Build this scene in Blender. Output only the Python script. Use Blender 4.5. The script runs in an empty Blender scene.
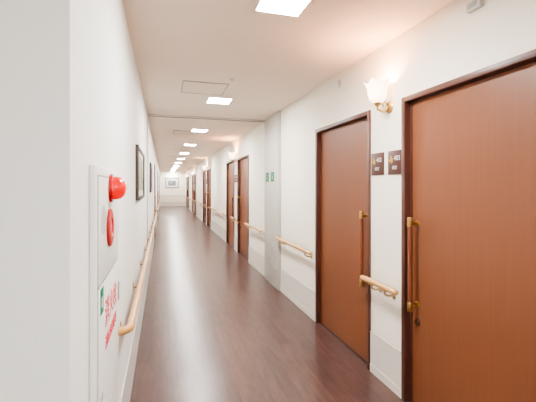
import bpy, bmesh, math, random
from mathutils import Vector, Matrix
random.seed(4)
scn=bpy.context.scene
try:
    scn.view_settings.view_transform='AgX'
    scn.view_settings.look='AgX - Medium High Contrast'
    scn.view_settings.exposure=0.84
except Exception as e: print(e)

# ------------------------------------------------------------ constants
H=2.44; XR=1.534; XL=-0.215; END=26.0; Y0=0.96; BACK=-4.0; LOB=-3.2
TH=math.radians(16.4); CH=1.42

# ------------------------------------------------------------ materials
def mat(name,col,rough=0.6,metal=0.0,emit=None,es=0.0,var=0.04,vscale=(8,8,8),bump=0.0,bscale=200,coat=0.0,trans=0.0,spec=0.5):
    m=bpy.data.materials.new(name); m.use_nodes=True
    nt=m.node_tree; b=nt.nodes['Principled BSDF']
    tc=nt.nodes.new('ShaderNodeTexCoord'); mp=nt.nodes.new('ShaderNodeMapping')
    mp.inputs['Scale'].default_value=vscale
    nt.links.new(tc.outputs['Object'],mp.inputs['Vector'])
    n=nt.nodes.new('ShaderNodeTexNoise'); n.inputs['Scale'].default_value=1.0; n.inputs['Detail'].default_value=5
    nt.links.new(mp.outputs['Vector'],n.inputs['Vector'])
    r=nt.nodes.new('ShaderNodeValToRGB')
    r.color_ramp.elements[0].position=0.3; r.color_ramp.elements[1].position=0.7
    r.color_ramp.elements[0].color=(*[c*(1-var) for c in col],1)
    r.color_ramp.elements[1].color=(*[min(1,c*(1+var)) for c in col],1)
    nt.links.new(n.outputs['Fac'],r.inputs['Fac']); nt.links.new(r.outputs['Color'],b.inputs['Base Color'])
    b.inputs['Roughness'].default_value=rough; b.inputs['Metallic'].default_value=metal
    b.inputs['Specular IOR Level'].default_value=spec
    if coat: b.inputs['Coat Weight'].default_value=coat; b.inputs['Coat Roughness'].default_value=0.15
    if trans: b.inputs['Transmission Weight'].default_value=trans
    if emit: b.inputs['Emission Color'].default_value=(*emit,1); b.inputs['Emission Strength'].default_value=es
    if bump:
        n2=nt.nodes.new('ShaderNodeTexNoise'); n2.inputs['Scale'].default_value=bscale; n2.inputs['Detail'].default_value=3
        nt.links.new(tc.outputs['Object'],n2.inputs['Vector'])
        bp=nt.nodes.new('ShaderNodeBump'); bp.inputs['Strength'].default_value=bump; bp.inputs['Distance'].default_value=0.002
        nt.links.new(n2.outputs['Fac'],bp.inputs['Height']); nt.links.new(bp.outputs['Normal'],b.inputs['Normal'])
    return m

M={}
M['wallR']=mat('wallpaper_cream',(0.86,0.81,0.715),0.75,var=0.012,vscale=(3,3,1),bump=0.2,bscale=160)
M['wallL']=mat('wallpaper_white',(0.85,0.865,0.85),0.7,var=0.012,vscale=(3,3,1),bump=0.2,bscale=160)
M['ceil']=mat('ceiling_paper',(0.90,0.785,0.67),0.8,var=0.015,vscale=(3,3,3),bump=0.2,bscale=120)
M['kick']=mat('kick_panel',(0.68,0.64,0.57),0.45,var=0.01)
M['kickL']=mat('kick_panel_grey',(0.60,0.60,0.58),0.45,var=0.01)
M['seam']=mat('seam_strip',(0.50,0.47,0.43),0.5,var=0.01)
M['door']=mat('door_veneer',(0.196,0.071,0.033),0.42,var=0.04,vscale=(60,60,1.6),spec=0.4)
M['frame']=mat('door_frame_wood',(0.085,0.028,0.019),0.4,var=0.08,vscale=(50,50,3),spec=0.5)
M['rail']=mat('handrail_oak',(0.58,0.31,0.105),0.35,var=0.08,vscale=(60,4,60),coat=0.3)
M['handle']=mat('handle_wood',(0.17,0.045,0.018),0.3,var=0.10,vscale=(60,60,4),coat=0.4)
M['brass']=mat('brass',(0.52,0.34,0.13),0.28,metal=1.0,var=0.03)
M['bronze']=mat('bronze_dark',(0.10,0.06,0.04),0.35,metal=0.8,var=0.03)
M['steel']=mat('satin_steel',(0.62,0.61,0.60),0.35,metal=0.9,var=0.02)
M['fire']=mat('fire_door_paint',(0.52,0.49,0.45),0.5,var=0.01)
M['white']=mat('white_plastic',(0.80,0.79,0.76),0.45,var=0.01)
M['offwhite']=mat('device_plastic',(0.60,0.57,0.53),0.45,var=0.01)
M['bracket']=mat('bracket_bronze',(0.50,0.36,0.18),0.35,metal=.5,var=0.01)
M['box']=mat('hydrant_enamel',(0.80,0.80,0.79),0.35,var=0.01)
M['grey']=mat('grey_trim',(0.36,0.37,0.37),0.5,var=0.01)
M['lgrey']=mat('light_grey_plastic',(0.58,0.59,0.59),0.5,var=0.01)
M['dark']=mat('dark_gap',(0.05,0.05,0.05),0.6,var=0.01)
M['red']=mat('red_paint',(0.42,0.006,0.005),0.35,var=0.03)
M['redlens']=mat('red_lens',(0.62,0.006,0.004),0.12,var=0.02,emit=(1,0.01,0.005),es=0.3,coat=0.6)
M['redtxt']=mat('red_lettering',(0.75,0.08,0.10),0.5,var=0.01)
M['green']=mat('green_sign',(0.0,0.24,0.10),0.6,var=0.02,spec=.2)
M['signb']=mat('sign_brown',(0.065,0.018,0.013),0.35,var=0.05)
M['leaf']=mat('sign_leaf_gold',(0.50,0.30,0.05),0.5,var=0.03)
M['txt']=mat('sign_lettering',(0.66,0.63,0.60),0.5,var=0.01)
M['blackfr']=mat('picture_frame_dark',(0.06,0.045,0.035),0.35,var=0.05)
M['mat']=mat('picture_mount',(0.66,0.64,0.58),0.6,var=0.01)
M['lamp']=mat('panel_diffuser',(0.9,0.9,0.9),0.5,var=0.0,emit=(1.0,0.98,0.95),es=150)
M['shade']=mat('sconce_glass',(0.95,0.82,0.68),0.25,var=0.02,emit=(1.0,0.74,0.48),es=2.8)
M['hatch']=mat('hatch_paper',(0.86,0.75,0.645),0.8,var=0.01)
M['alu']=mat('aluminium',(0.66,0.62,0.58),0.35,metal=0.5,var=0.02)

def art(name,a,b_,c,sc=7):
    m=bpy.data.materials.new(name); m.use_nodes=True; nt=m.node_tree; b=nt.nodes['Principled BSDF']
    tc=nt.nodes.new('ShaderNodeTexCoord'); n=nt.nodes.new('ShaderNodeTexNoise'); n.inputs['Scale'].default_value=sc; n.inputs['Detail'].default_value=6
    nt.links.new(tc.outputs['Object'],n.inputs['Vector'])
    r=nt.nodes.new('ShaderNodeValToRGB'); r.color_ramp.elements[0].position=.35; r.color_ramp.elements[0].color=(*a,1)
    r.color_ramp.elements[1].position=.65; r.color_ramp.elements[1].color=(*c,1)
    e=r.color_ramp.elements.new(.5); e.color=(*b_,1)
    nt.links.new(n.outputs['Fac'],r.inputs['Fac']); nt.links.new(r.outputs['Color'],b.inputs['Base Color'])
    b.inputs['Roughness'].default_value=.5
    return m
M['art1']=art('painting_landscape',(0.10,0.11,0.08),(0.28,0.27,0.20),(0.45,0.46,0.42))
M['art2']=art('painting_garden',(0.02,0.03,0.04),(0.08,0.10,0.12),(0.34,0.35,0.33),9)

# floor planks
def floor_mat():
    m=bpy.data.materials.new('floor_wood_vinyl'); m.use_nodes=True; nt=m.node_tree; b=nt.nodes['Principled BSDF']
    L=nt.links.new
    tc=nt.nodes.new('ShaderNodeTexCoord'); mp=nt.nodes.new('ShaderNodeMapping'); mp.inputs['Rotation'].default_value=(0,0,math.radians(90))
    L(tc.outputs['Object'],mp.inputs['Vector'])
    br=nt.nodes.new('ShaderNodeTexBrick'); br.inputs['Scale'].default_value=1
    br.inputs['Brick Width'].default_value=0.9; br.inputs['Row Height'].default_value=0.10
    br.inputs['Mortar Size'].default_value=0.0012; br.inputs['Mortar Smooth'].default_value=0.3; br.inputs['Bias'].default_value=0.0
    br.offset=0.37
    br.inputs['Color1'].default_value=(0.064,0.031,0.026,1); br.inputs['Color2'].default_value=(0.094,0.049,0.042,1)
    br.inputs['Mortar'].default_value=(0.032,0.017,0.014,1)
    L(mp.outputs['Vector'],br.inputs['Vector'])
    mp2=nt.nodes.new('ShaderNodeMapping'); mp2.inputs['Scale'].default_value=(28,4.0,1)
    L(tc.outputs['Object'],mp2.inputs['Vector'])
    n=nt.nodes.new('ShaderNodeTexNoise'); n.inputs['Scale'].default_value=1; n.inputs['Detail'].default_value=8; n.inputs['Roughness'].default_value=.65
    L(mp2.outputs['Vector'],n.inputs['Vector'])
    r=nt.nodes.new('ShaderNodeValToRGB'); r.color_ramp.elements[0].position=.3; r.color_ramp.elements[0].color=(.62,.60,.60,1)
    r.color_ramp.elements[1].position=.72; r.color_ramp.elements[1].color=(1.4,1.4,1.4,1)
    L(n.outputs['Fac'],r.inputs['Fac'])
    mx=nt.nodes.new('ShaderNodeMix'); mx.data_type='RGBA'; mx.blend_type='MULTIPLY'; mx.inputs[0].default_value=1
    L(br.outputs['Color'],mx.inputs[6]); L(r.outputs['Color'],mx.inputs[7])
    L(mx.outputs[2],b.inputs['Base Color'])
    b.inputs['Roughness'].default_value=.28; b.inputs['Specular IOR Level'].default_value=.6
    bp=nt.nodes.new('ShaderNodeBump'); bp.inputs['Strength'].default_value=.08; bp.inputs['Distance'].default_value=.002
    L(n.outputs['Fac'],bp.inputs['Height']); L(bp.outputs['Normal'],b.inputs['Normal'])
    return m
M['floor']=floor_mat()

# ------------------------------------------------------------ mesh builder
class MB:
    def __init__(s): s.bm=bmesh.new(); s.mats=[]
    def mi(s,k):
        if k not in s.mats: s.mats.append(k)
        return s.mats.index(k)
    def box(s,x0,x1,y0,y1,z0,z1,k,bev=0.0):
        t=bmesh.new(); bmesh.ops.create_cube(t,size=1)
        for v in t.verts:
            v.co=Vector(((x0+x1)/2+v.co.x*(x1-x0),(y0+y1)/2+v.co.y*(y1-y0),(z0+z1)/2+v.co.z*(z1-z0)))
        if bev>0: bmesh.ops.bevel(t,geom=t.edges[:],offset=bev,segments=2,affect='EDGES',profile=.5)
        s._merge(t,k,False)
    def _merge(s,t,k,smooth):
        i=s.mi(k)
        for f in t.faces: f.material_index=i; f.smooth=smooth
        me=bpy.data.meshes.new('t'); t.to_mesh(me); t.free(); s.bm.from_mesh(me); bpy.data.meshes.remove(me)
    def lathe(s,prof,origin,axis,k,seg=28,flute=None,caps=True):
        t=bmesh.new(); ax=Vector(axis).normalized(); q=Vector((0,0,1)).rotation_difference(ax); rings=[]
        for (h,r) in prof:
            ring=[]
            for j in range(seg):
                a=2*math.pi*j/seg; rr=r; hh=h
                if flute: rr,hh=flute(h,r,a)
                ring.append(t.verts.new(q@Vector((rr*math.cos(a),rr*math.sin(a),hh))+Vector(origin)))
            rings.append(ring)
        for a,b in zip(rings,rings[1:]):
            for j in range(seg): t.faces.new((a[j],a[(j+1)%seg],b[(j+1)%seg],b[j]))
        if caps:
            t.faces.new(rings[0][::-1]); t.faces.new(rings[-1])
        bmesh.ops.recalc_face_normals(t,faces=t.faces[:])
        s._merge(t,k,True)
    def cyl(s,p0,p1,r,k,seg=20,bev=0.0):
        p0=Vector(p0);p1=Vector(p1); L=(p1-p0).length
        pr=[(0,r),(L,r)] if not bev else [(0,r-bev),(bev*.3,r-bev*.3),(bev,r),(L-bev,r),(L-bev*.3,r-bev*.3),(L,r-bev)]
        s.lathe(pr,p0,p1-p0,k,seg)
    def tube(s,pts,r,k,seg=16,rz=None):
        t=bmesh.new(); pts=[Vector(p) for p in pts]; rings=[]
        for i,p in enumerate(pts):
            d=(pts[min(i+1,len(pts)-1)]-pts[max(i-1,0)]).normalized()
            up=Vector((0,0,1))
            if abs(d.z)>.95: up=Vector((1,0,0))
            sd=d.cross(up).normalized(); u=sd.cross(d).normalized()
            ring=[t.verts.new(p+sd*r*math.cos(2*math.pi*j/seg)+u*(rz or r)*math.sin(2*math.pi*j/seg)) for j in range(seg)]
            rings.append(ring)
        for a,b in zip(rings,rings[1:]):
            for j in range(seg): t.faces.new((a[j],a[(j+1)%seg],b[(j+1)%seg],b[j]))
        t.faces.new(rings[0][::-1]); t.faces.new(rings[-1])
        bmesh.ops.recalc_face_normals(t,faces=t.faces[:])
        s._merge(t,k,True)
    def poly(s,pts,k):
        vs=[s.bm.verts.new(p) for p in pts]; f=s.bm.faces.new(vs); f.material_index=s.mi(k)
    def done(s,name,parent=None):
        me=bpy.data.meshes.new(name); s.bm.to_mesh(me); s.bm.free()
        for k in s.mats: me.materials.append(M[k])
        try: me.set_sharp_from_angle(angle=math.radians(40))
        except Exception: pass
        o=bpy.data.objects.new(name,me); scn.collection.objects.link(o)
        if parent: o.parent=parent
        return o

def text(body,loc,size,k,parent,side,name='lettering',ax='CENTER',sx=1.0):
    c=bpy.data.curves.new(name,'FONT'); c.body=body; c.size=size; c.align_x=ax; c.align_y='CENTER'; c.extrude=0.0006
    o=bpy.data.objects.new(name,c); scn.collection.objects.link(o)
    bpy.context.view_layer.update()
    dg=bpy.context.evaluated_depsgraph_get()
    me=bpy.data.meshes.new_from_object(o.evaluated_get(dg))
    bpy.data.objects.remove(o)
    me.materials.clear(); me.materials.append(M[k])
    n=bpy.data.objects.new(name,me); scn.collection.objects.link(n)
    n.rotation_euler=(math.radians(90),0,math.radians(90 if side=='L' else -90)); n.location=loc; n.scale=(sx,1,1)
    n.parent=parent
    return n

# ------------------------------------------------------------ room shell
b=MB(); b.box(LOB-.12,XR+.12,BACK-.12,END+.12,-.1,0,'floor'); b.done('floor')
b=MB(); b.box(LOB-.12,XR+.12,BACK-.12,END+.12,H,H+.1,'ceil'); b.done('ceiling')

gaps=[2.22,7.68,13.14,18.60,23.6]
W=1.02
doorsR=[]
for g in gaps:
    doorsR.append((g-.19-W,g-.19,'far')); doorsR.append((g+.19,g+.19+W,'near'))
DT=2.005
def wall_with_doors(x0,x1,doors,ya,yb,k,name,extra=None):
    b=MB(); y=ya
    for (s,e,_) in sorted(doors):
        b.box(x0,x1,y,s,0,H,k); b.box(x0,x1,s,e,DT,H,k); y=e
    b.box(x0,x1,y,yb,0,H,k)
    if extra: extra(b)
    return b.done(name)
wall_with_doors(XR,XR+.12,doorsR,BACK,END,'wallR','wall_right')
doorsL=[(9.6,10.6,'near'),(15.0,16.0,'near'),(20.3,21.3,'near')]
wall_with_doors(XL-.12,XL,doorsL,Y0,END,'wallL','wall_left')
b=MB(); b.box(LOB,XL-.12,Y0,Y0+.12,0,H,'wallL'); b.done('wall_front')
b=MB(); b.box(LOB-.12,XR+.12,END,END+.12,0,H,'wallR'); b.done('wall_end')
b=MB(); b.box(LOB-.12,XR+.12,BACK-.12,BACK,0,H,'wallL'); b.done('wall_back')
b=MB(); b.box(LOB-.12,LOB,BACK,Y0+.12,0,H,'wallL'); b.done('wall_lobby')

FD=(4.59,5.30)
def spans(doors,ya,yb,cut=()):
    out=[];y=ya
    for (s,e) in sorted([(d[0],d[1]) for d in doors]+list(cut)):
        if s>y: out.append((y,s))
        y=max(y,e)
    if yb>y: out.append((y,yb))
    return out
b=MB()
for s,e in spans(doorsR,BACK,END,[FD]):
    b.box(XR-.006,XR,s+.001,e-.001,0,.30,'kick'); b.box(XR-.008,XR,s+.001,e-.001,.30,.306,'seam')
    b.box(XR-.010,XR-.006,s+.001,e-.001,0,.06,'kick')
b.done('baseboard_right')
CAB=(1.19,1.76)
b=MB()
for s,e in spans(doorsL,Y0,END,[CAB]):
    b.box(XL,XL+.006,s+.001,e-.001,0,.30,'kickL'); b.box(XL,XL+.008,s+.001,e-.001,.30,.306,'seam')
b.done('baseboard_left')
b=MB(); b.box(XL+.01,XR-.012,END-.006,END,0,.30,'kick'); b.done('baseboard_end')

# ------------------------------------------------------------ doors
def make_door(i,s,e,hs,side):
    b=MB()
    if side=='R': X=XR; sg=1
    else: X=XL; sg=-1
    def bx(a,c,y0,y1,z0,z1,k,bev=0):
        xa,xb=sorted((X+sg*a,X+sg*c)); b.box(xa,xb,y0,y1,z0,z1,k,bev)
    fw=.034
    bx(-.012,.10,s,s+fw,0,DT,'frame',.002); bx(-.012,.10,e-fw,e,0,DT,'frame',.002)
    bx(-.012,.10,s+fw,e-fw,DT-fw,DT,'frame',.002)
    bx(.035,.075,s+fw,e-fw,.008,DT-fw-.004,'door')
    yj=e-fw-.010 if hs=='far' else s+fw+.010
    bx(.030,.036,yj-.010,yj+.010,.008,DT-fw-.004,'frame')
    bx(.028,.032,s+fw,e-fw,0.0,.008,'dark')
    o=b.done('door_%d'%i)
    h=MB(); hy=e-.10 if hs=='far' else s+.10
    hx=X+sg*(-.022)
    h.cyl((hx,hy,.66),(hx,hy,1.18),.014,'handle')
    for z0,z1 in ((.62,.68),(1.16,1.22)):
        h.cyl((hx,hy,z0),(hx,hy,z1),.0165,'brass',bev=.004)
    for z in (.66,1.18):
        h.cyl((X+sg*.036,hy,z),(hx,hy,z),.009,'brass')
        h.lathe([(0,.02),(.004,.02),(.007,.012)],(X+sg*.036,hy,z),(-sg,0,0),'brass')
    h.done('pull_handle',o)
    l=MB(); l.lathe([(0,.024),(.005,.024),(.008,.016),(.014,.014)],(X+sg*.036,hy,.545),(-sg,0,0),'bronze'); l.done('lock_thumbturn',o)
    return o
n=1
for d in doorsR: make_door(n,*d,'R'); n+=1
for d in doorsL: make_door(n,*d,'L'); n+=1

# ------------------------------------------------------------ handrails
def rail(s,e,side,ret=False):
    b=MB(); X,sg=(XR,-1) if side=='R' else (XL,1)
    off=.078 if side=='R' else .062; z=.725; x=X+sg*off; r=.019
    pts=[]
    R=.045
    if ret:
        pts.append((X+sg*.002,s,z))
        for a in range(0,91,15):
            t=math.radians(a); pts.append((x-sg*R+sg*R*math.sin(t),s+R-R*math.cos(t),z))
        for a in range(0,91,15):
            t=math.radians(a); pts.append((x-sg*R+sg*R*math.cos(t),e-R+R*math.sin(t),z))
        pts.append((X+sg*.002,e,z))
        b.lathe([(0,.032),(.006,.03)],(X,s,z),(sg,0,0),'rail'); b.lathe([(0,.032),(.006,.03)],(X,e,z),(sg,0,0),'rail')
    else:
        pts=[(x,s,z),(x,e,z)]
    b.tube(pts,r,'rail',rz=.020)
    if not ret:
        for yy,dr in ((s,-1),(e,1)): b.lathe([(0,.0195),(.008,.018),(.014,.012),(.017,.004)],(x,yy,z),(0,dr,0),'rail')
    L=e-s; nb=max(2,int(round(L/.9))+1); m=.14 if not ret else .18
    if L<.5: m=.12
    for i in range(nb):
        y=s+m+(L-2*m)*i/(nb-1)
        b.box(min(X,X+sg*.006),max(X,X+sg*.006),y-.018,y+.018,z-.085,z-.02,'bracket',.0015)
        b.tube([(X+sg*.004,y,z-.060),(x-sg*.03,y,z-.060),(x-sg*.01,y,z-.052),(x,y,z-.04),(x,y,z-.014)],.008,'bracket',seg=12)
        b.box(x-.012,x+.012,y-.028,y+.028,z-.024,z-.017,'bracket',.001)
    b.done('handrail')
for s,e in spans(doorsR,.0,END,[FD]):
    if e-s<.5: rail(s-.03,e-.01,'R')
    elif s>=3: rail(s-.02,e-.03,'R')
for s,e in spans(doorsL,1.82,END-.1): rail(s+.02,e-.06,'L',True)
b=MB(); 
b.tube([(XL+.12,END-.08,.735),(XR-.12,END-.08,.735)],.019,'rail')
for x in (0,.45,.9,1.3):
    b.tube([(x,END,.68),(x,END-.06,.68),(x,END-.08,.72)],.008,'bracket')
b.done('handrail')

# ------------------------------------------------------------ ceiling lights
def panel(x,y,a=.135):
    b=MB()
    b.box(x-a,x+a,y-a,y-a+.008,H-.012,H,'white'); b.box(x-a,x+a,y+a-.008,y+a,H-.012,H,'white')
    b.box(x-a,x-a+.008,y-a+.008,y+a-.008,H-.012,H,'white'); b.box(x+a-.008,x+a,y-a+.008,y+a-.008,H-.012,H,'white')
    b.box(x-a+.008,x+a-.008,y-a+.008,y+a-.008,H-.009,H,'lamp')
    b.done('ceiling_panel_light')
for i in range(-1,11): panel(.64,1.86+2.37*i)
for (x,y) in ((-1.6,-2.6),(.64,-2.9)): panel(x,y)  # with the row's first panel: unseen, behind the camera, added to light the lobby

for y in (3.76,6.98,12.6,17.4):
    b=MB(); x=.41; a=.225; t=.009
    b.box(x-a,x+a,y-a,y-a+t,H-.006,H,'grey'); b.box(x-a,x+a,y+a-t,y+a,H-.006,H,'grey')
    b.box(x-a,x-a+t,y-a+t,y+a-t,H-.006,H,'grey'); b.box(x+a-t,x+a,y-a+t,y+a-t,H-.006,H,'grey')
    b.box(x-a+t,x+a-t,y-a+t,y+a-t,H-.003,H,'hatch')
    b.done('ceiling_access_hatch')
for (x,y) in ((.63,3.36),(.63,8.0),(.3,10.0)):
    b=MB(); b.lathe([(0,.022),(.004,.020),(.006,.009),(.016,.008),(.017,.012),(.019,.012)],(x,y,H),(0,0,-1),'steel'); b.done('sprinkler_head')

# ------------------------------------------------------------ fire door + ceiling track
b=MB()
b.box(XR-.030,XR,FD[0],FD[1],0.0,H-.004,'fire',.002)
b.box(XR-.036,XR-.030,FD[0]+.02,FD[1]-.02,.03,H-.03,'fire',.001)
b.box(XR-.040,XR-.036,FD[0]+.06,FD[0]+.08,.95,1.10,'steel',.001)
b.box(XR-.038,XR-.036,FD[0]+.02,FD[1]-.02,.298,.303,'seam')
fd=b.done('fire_door_leaf')
b=MB(); b.box(XL,XR,5.31,5.38,H-.024,H,'alu',.002); b.box(XL,XR,5.335,5.355,H-.028,H-.024,'dark'); b.done('fire_door_ceiling_track')
for yy in (4.86,5.12):
    b=MB(); x=XR-.0365
    b.box(x-.0025,x,yy-.075,yy+.075,1.485,1.62,'green',.0005)
    b.box(x-.0032,x-.0025,yy-.010,yy+.010,1.52,1.56,'txt'); b.lathe([(0,.009),(.0008,.009)],(x-.0025,yy,1.58),(-1,0,0),'txt')
    b.box(x-.0032,x-.0025,yy-.045,yy-.025,1.505,1.515,'txt')
    b.done('exit_sticker')
b=MB(); b.box(XL,XL+.015,5.31,5.36,.31,H-.03,'alu',.002); b.done('trim_1')

# ------------------------------------------------------------ wall sconces
def petal(h,r,a):
    f=max(0,(h-.03)/.12); 
    return r*(1+.14*f*math.cos(5*a)), h+.014*f*f*math.cos(5*a)
for g in gaps:
    yy=g-.05
    b=MB(); X=XR; z=1.985
    b.lathe([(0,.042),(.006,.042),(.012,.034),(.018,.016)],(X,yy,z-.01),(-1,0,0),'brass')
    x=X-.100
    b.tube([(X-.01,yy,z-.01),(X-.035,yy,z-.035),(X-.065,yy,z-.045),(x,yy,z-.03),(x,yy,z)],.007,'brass',seg=12)
    b.tube([(X-.012,yy,z),(X-.04,yy+.01,z+.03),(X-.05,yy+.02,z+.01),(X-.035,yy+.02,z-.005)],.004,'brass',seg=10)
    b.lathe([(-.012,.006),(0,.022),(.012,.026),(.018,.022)],(x,yy,z),(0,0,1),'brass')
    b.lathe([(-.035,.003),(-.028,.009),(-.02,.005),(-.012,.008)],(x,yy,z-.005),(0,0,1),'brass')
    prof=[(.0,.020),(.010,.038),(.030,.055),(.055,.062),(.080,.063),(.105,.067),(.125,.076),(.140,.086),
          (.139,.082),(.124,.072),(.104,.063),(.080,.059),(.055,.058),(.030,.051),(.012,.034)]
    b.lathe(prof,(x,yy,z+.012),(0,0,1),'shade',seg=40,flute=petal,caps=False)
    o=b.done('wall_sconce')
    ld=bpy.data.lights.new('sconce_bulb','POINT'); ld.energy=8; ld.color=(1,.52,.29); ld.shadow_soft_size=.03
    lo=bpy.data.objects.new('sconce_bulb',ld); scn.collection.objects.link(lo); lo.location=(x,yy,z+.115); lo.parent=o

# ------------------------------------------------------------ room number plates
def plate(y,num,z0=1.50):
    b=MB(); x=XR; a=.078
    b.box(x-.008,x,y-a,y+a,z0,z0+.165,'signb',.0015)
    zc=z0+.115
    for (dy,dz,rot) in ((.040,0,.5),(.052,-.018,1.2),(.030,-.02,-.3)):
        pts=[]
        for k in range(14):
            t=2*math.pi*k/14; u=.020*math.cos(t); v=.009*math.sin(t)*(1-.3*math.cos(t))
            pts.append((x-.0088,y+dy+u*math.sin(rot)+v*math.cos(rot),zc+dz+u*math.cos(rot)-v*math.sin(rot)))
        b.poly(pts,'leaf')
    o=b.done('room_number_sign')
    text(num,(x-.009,y-.025,zc-.005),.046,'txt',o,'R')
    text('個室',(x-.009,y,z0+.045),.028,'txt',o,'R','lettering_small')
    return o
plate(2.315,'402'); plate(2.105,'403')
for g,(a_,b_) in zip(gaps[1:],(('405','404'),('407','406'),('409','408'),('411','410'))):
    plate(g+.10,a_); plate(g-.10,b_)

b=MB(); b.box(XR-.03,XR,1.40,1.485,2.315,2.36,'offwhite',.004); b.box(XR-.034,XR-.03,1.415,1.47,2.325,2.35,'grey',.001); b.done('wall_speaker')
b=MB(); b.lathe([(0,.022),(.010,.022),(.018,.016),(.021,.006)],(XR,2.91,2.36),(-1,0,0),'offwhite'); b.box(XR-.010,XR,2.89,2.93,2.31,2.36,'offwhite',.003); b.done('motion_sensor')

# ------------------------------------------------------------ hydrant cabinet on the left wall
e=bpy.data.objects.new('fire_hydrant_cabinet',None); scn.collection.objects.link(e)
b=MB(); x0=XL; x1=XL+.018; ya,yb=CAB[0]+.003,CAB[1]-.003; zt=1.485
b.box(x0,x1,ya,yb,0.0,zt,'box',.003)
b.box(x1,x1+.004,ya+.035,yb-.03,1.10,zt-.035,'box',.0015)
b.box(x1,x1+.004,ya+.035,yb-.03,.07,1.088,'box',.0015)
b.box(x1,x1+.0012,ya+.030,yb-.025,1.088,1.10,'grey')
b.box(x1,x1+.0012,ya+.030,ya+.035,.07,zt-.035,'grey'); b.box(x1,x1+.0012,yb-.03,yb-.025,.07,zt-.035,'grey')
b.box(x1,x1+.0012,ya+.030,yb-.025,zt-.035,zt-.029,'grey')
b.box(x1,x1+.0012,ya+.030,yb-.025,.062,.07,'grey')
for z in (.2,.95): b.cyl((x1+.004,yb-.028,z-.04),(x1+.004,yb-.028,z+.04),.005,'steel')
b.done('cabinet_body',e)
xp=x1+.004
b=MB(); b.lathe([(0,.054),(.008,.054),(.010,.047)],(xp,1.48,1.412),(1,0,0),'red')
b.lathe([(.010,.044),(.022,.045),(.038,.041),(.050,.030),(.056,.015),(.058,.004)],(xp,1.48,1.412),(1,0,0),'redlens',seg=32)
b.done('red_indicator_lamp',e)
b=MB(); b.lathe([(0,.070),(.007,.070),(.010,.062),(.010,.036),(.006,.034)],(xp,1.45,1.265),(1,0,0),'red',seg=36)
b.lathe([(.005,.034),(.007,.030)],(xp,1.45,1.265),(1,0,0),'redtxt',seg=36)
b.done('alarm_push_button',e)
b=MB(); b.lathe([(0,.050),(.002,.050),(.003,.046)],(xp,1.32,1.305),(1,0,0),'lgrey',seg=32)
for k in range(-3,4):
    w=math.sqrt(max(0,.04**2-(k*.011)**2)); b.box(xp+.003,xp+.0035,1.32-w,1.32+w,1.305+k*.011-.002,1.305+k*.011+.002,'grey')
b.done('alarm_bell_grille',e)
b=MB(); b.box(xp,xp+.0015,1.255,1.31,1.00,1.085,'green'); b.box(xp+.0015,xp+.002,1.27,1.295,1.02,1.055,'txt'); b.done('green_label',e)
b=MB(); b.box(xp,xp+.003,1.25,1.29,.60,.74,'steel',.001); b.box(xp+.003,xp+.012,1.26,1.28,.62,.72,'steel',.002); b.done('door_latch',e)
text('消火栓',(xp+.001,1.50,.965),.105,'redtxt',e,'L','hydrant_lettering')
text('消防用設備等',(xp+.001,1.50,.865),.05,'redtxt',e,'L','small_lettering')

# ------------------------------------------------------------ pictures
def picture(name,wall,c,w,h,z,k,t=.028,mt=.05):
    b=MB()
    def bx(u0,u1,z0,z1,d0,d1,kk,bev=0):
        if wall=='L': b.box(XL+d0,XL+d1,c+u0,c+u1,z0,z1,kk,bev)
        elif wall=='R': b.box(XR-d1,XR-d0,c+u0,c+u1,z0,z1,kk,bev)
        else: b.box(c+u0,c+u1,END-d1,END-d0,z0,z1,kk,bev)
    bx(-w/2,w/2,z-h/2,z-h/2+t,0,.025,'blackfr',.003); bx(-w/2,w/2,z+h/2-t,z+h/2,0,.025,'blackfr',.003)
    bx(-w/2,-w/2+t,z-h/2+t,z+h/2-t,0,.025,'blackfr',.003); bx(w/2-t,w/2,z-h/2+t,z+h/2-t,0,.025,'blackfr',.003)
    bx(-w/2+t,w/2-t,z-h/2+t,z+h/2-t,0,.010,'mat')
    bx(-w/2+t+mt,w/2-t-mt,z-h/2+t+mt,z+h/2-t-mt,.010,.012,k)
    b.done(name)
picture('framed_picture','L',3.6,1.0,.46,1.53,'art1')
picture('framed_picture','L',6.6,.75,.50,1.56,'art1')
picture('framed_picture','E',.62,.90,.72,1.63,'art2',.05,.13)

# ------------------------------------------------------------ world + camera
w=bpy.data.worlds.new('World'); scn.world=w; w.use_nodes=True
w.node_tree.nodes['Background'].inputs[0].default_value=(.9,.95,1,1); w.node_tree.nodes['Background'].inputs[1].default_value=.3
cd=bpy.data.cameras.new('camera'); cd.sensor_width=36; cd.lens=357/536*36; cd.shift_y=-15/536; cd.clip_start=.05
co=bpy.data.objects.new('camera',cd); scn.collection.objects.link(co)
co.location=(0,0,CH); co.rotation_euler=(math.radians(90),0,-TH)
scn.camera=co
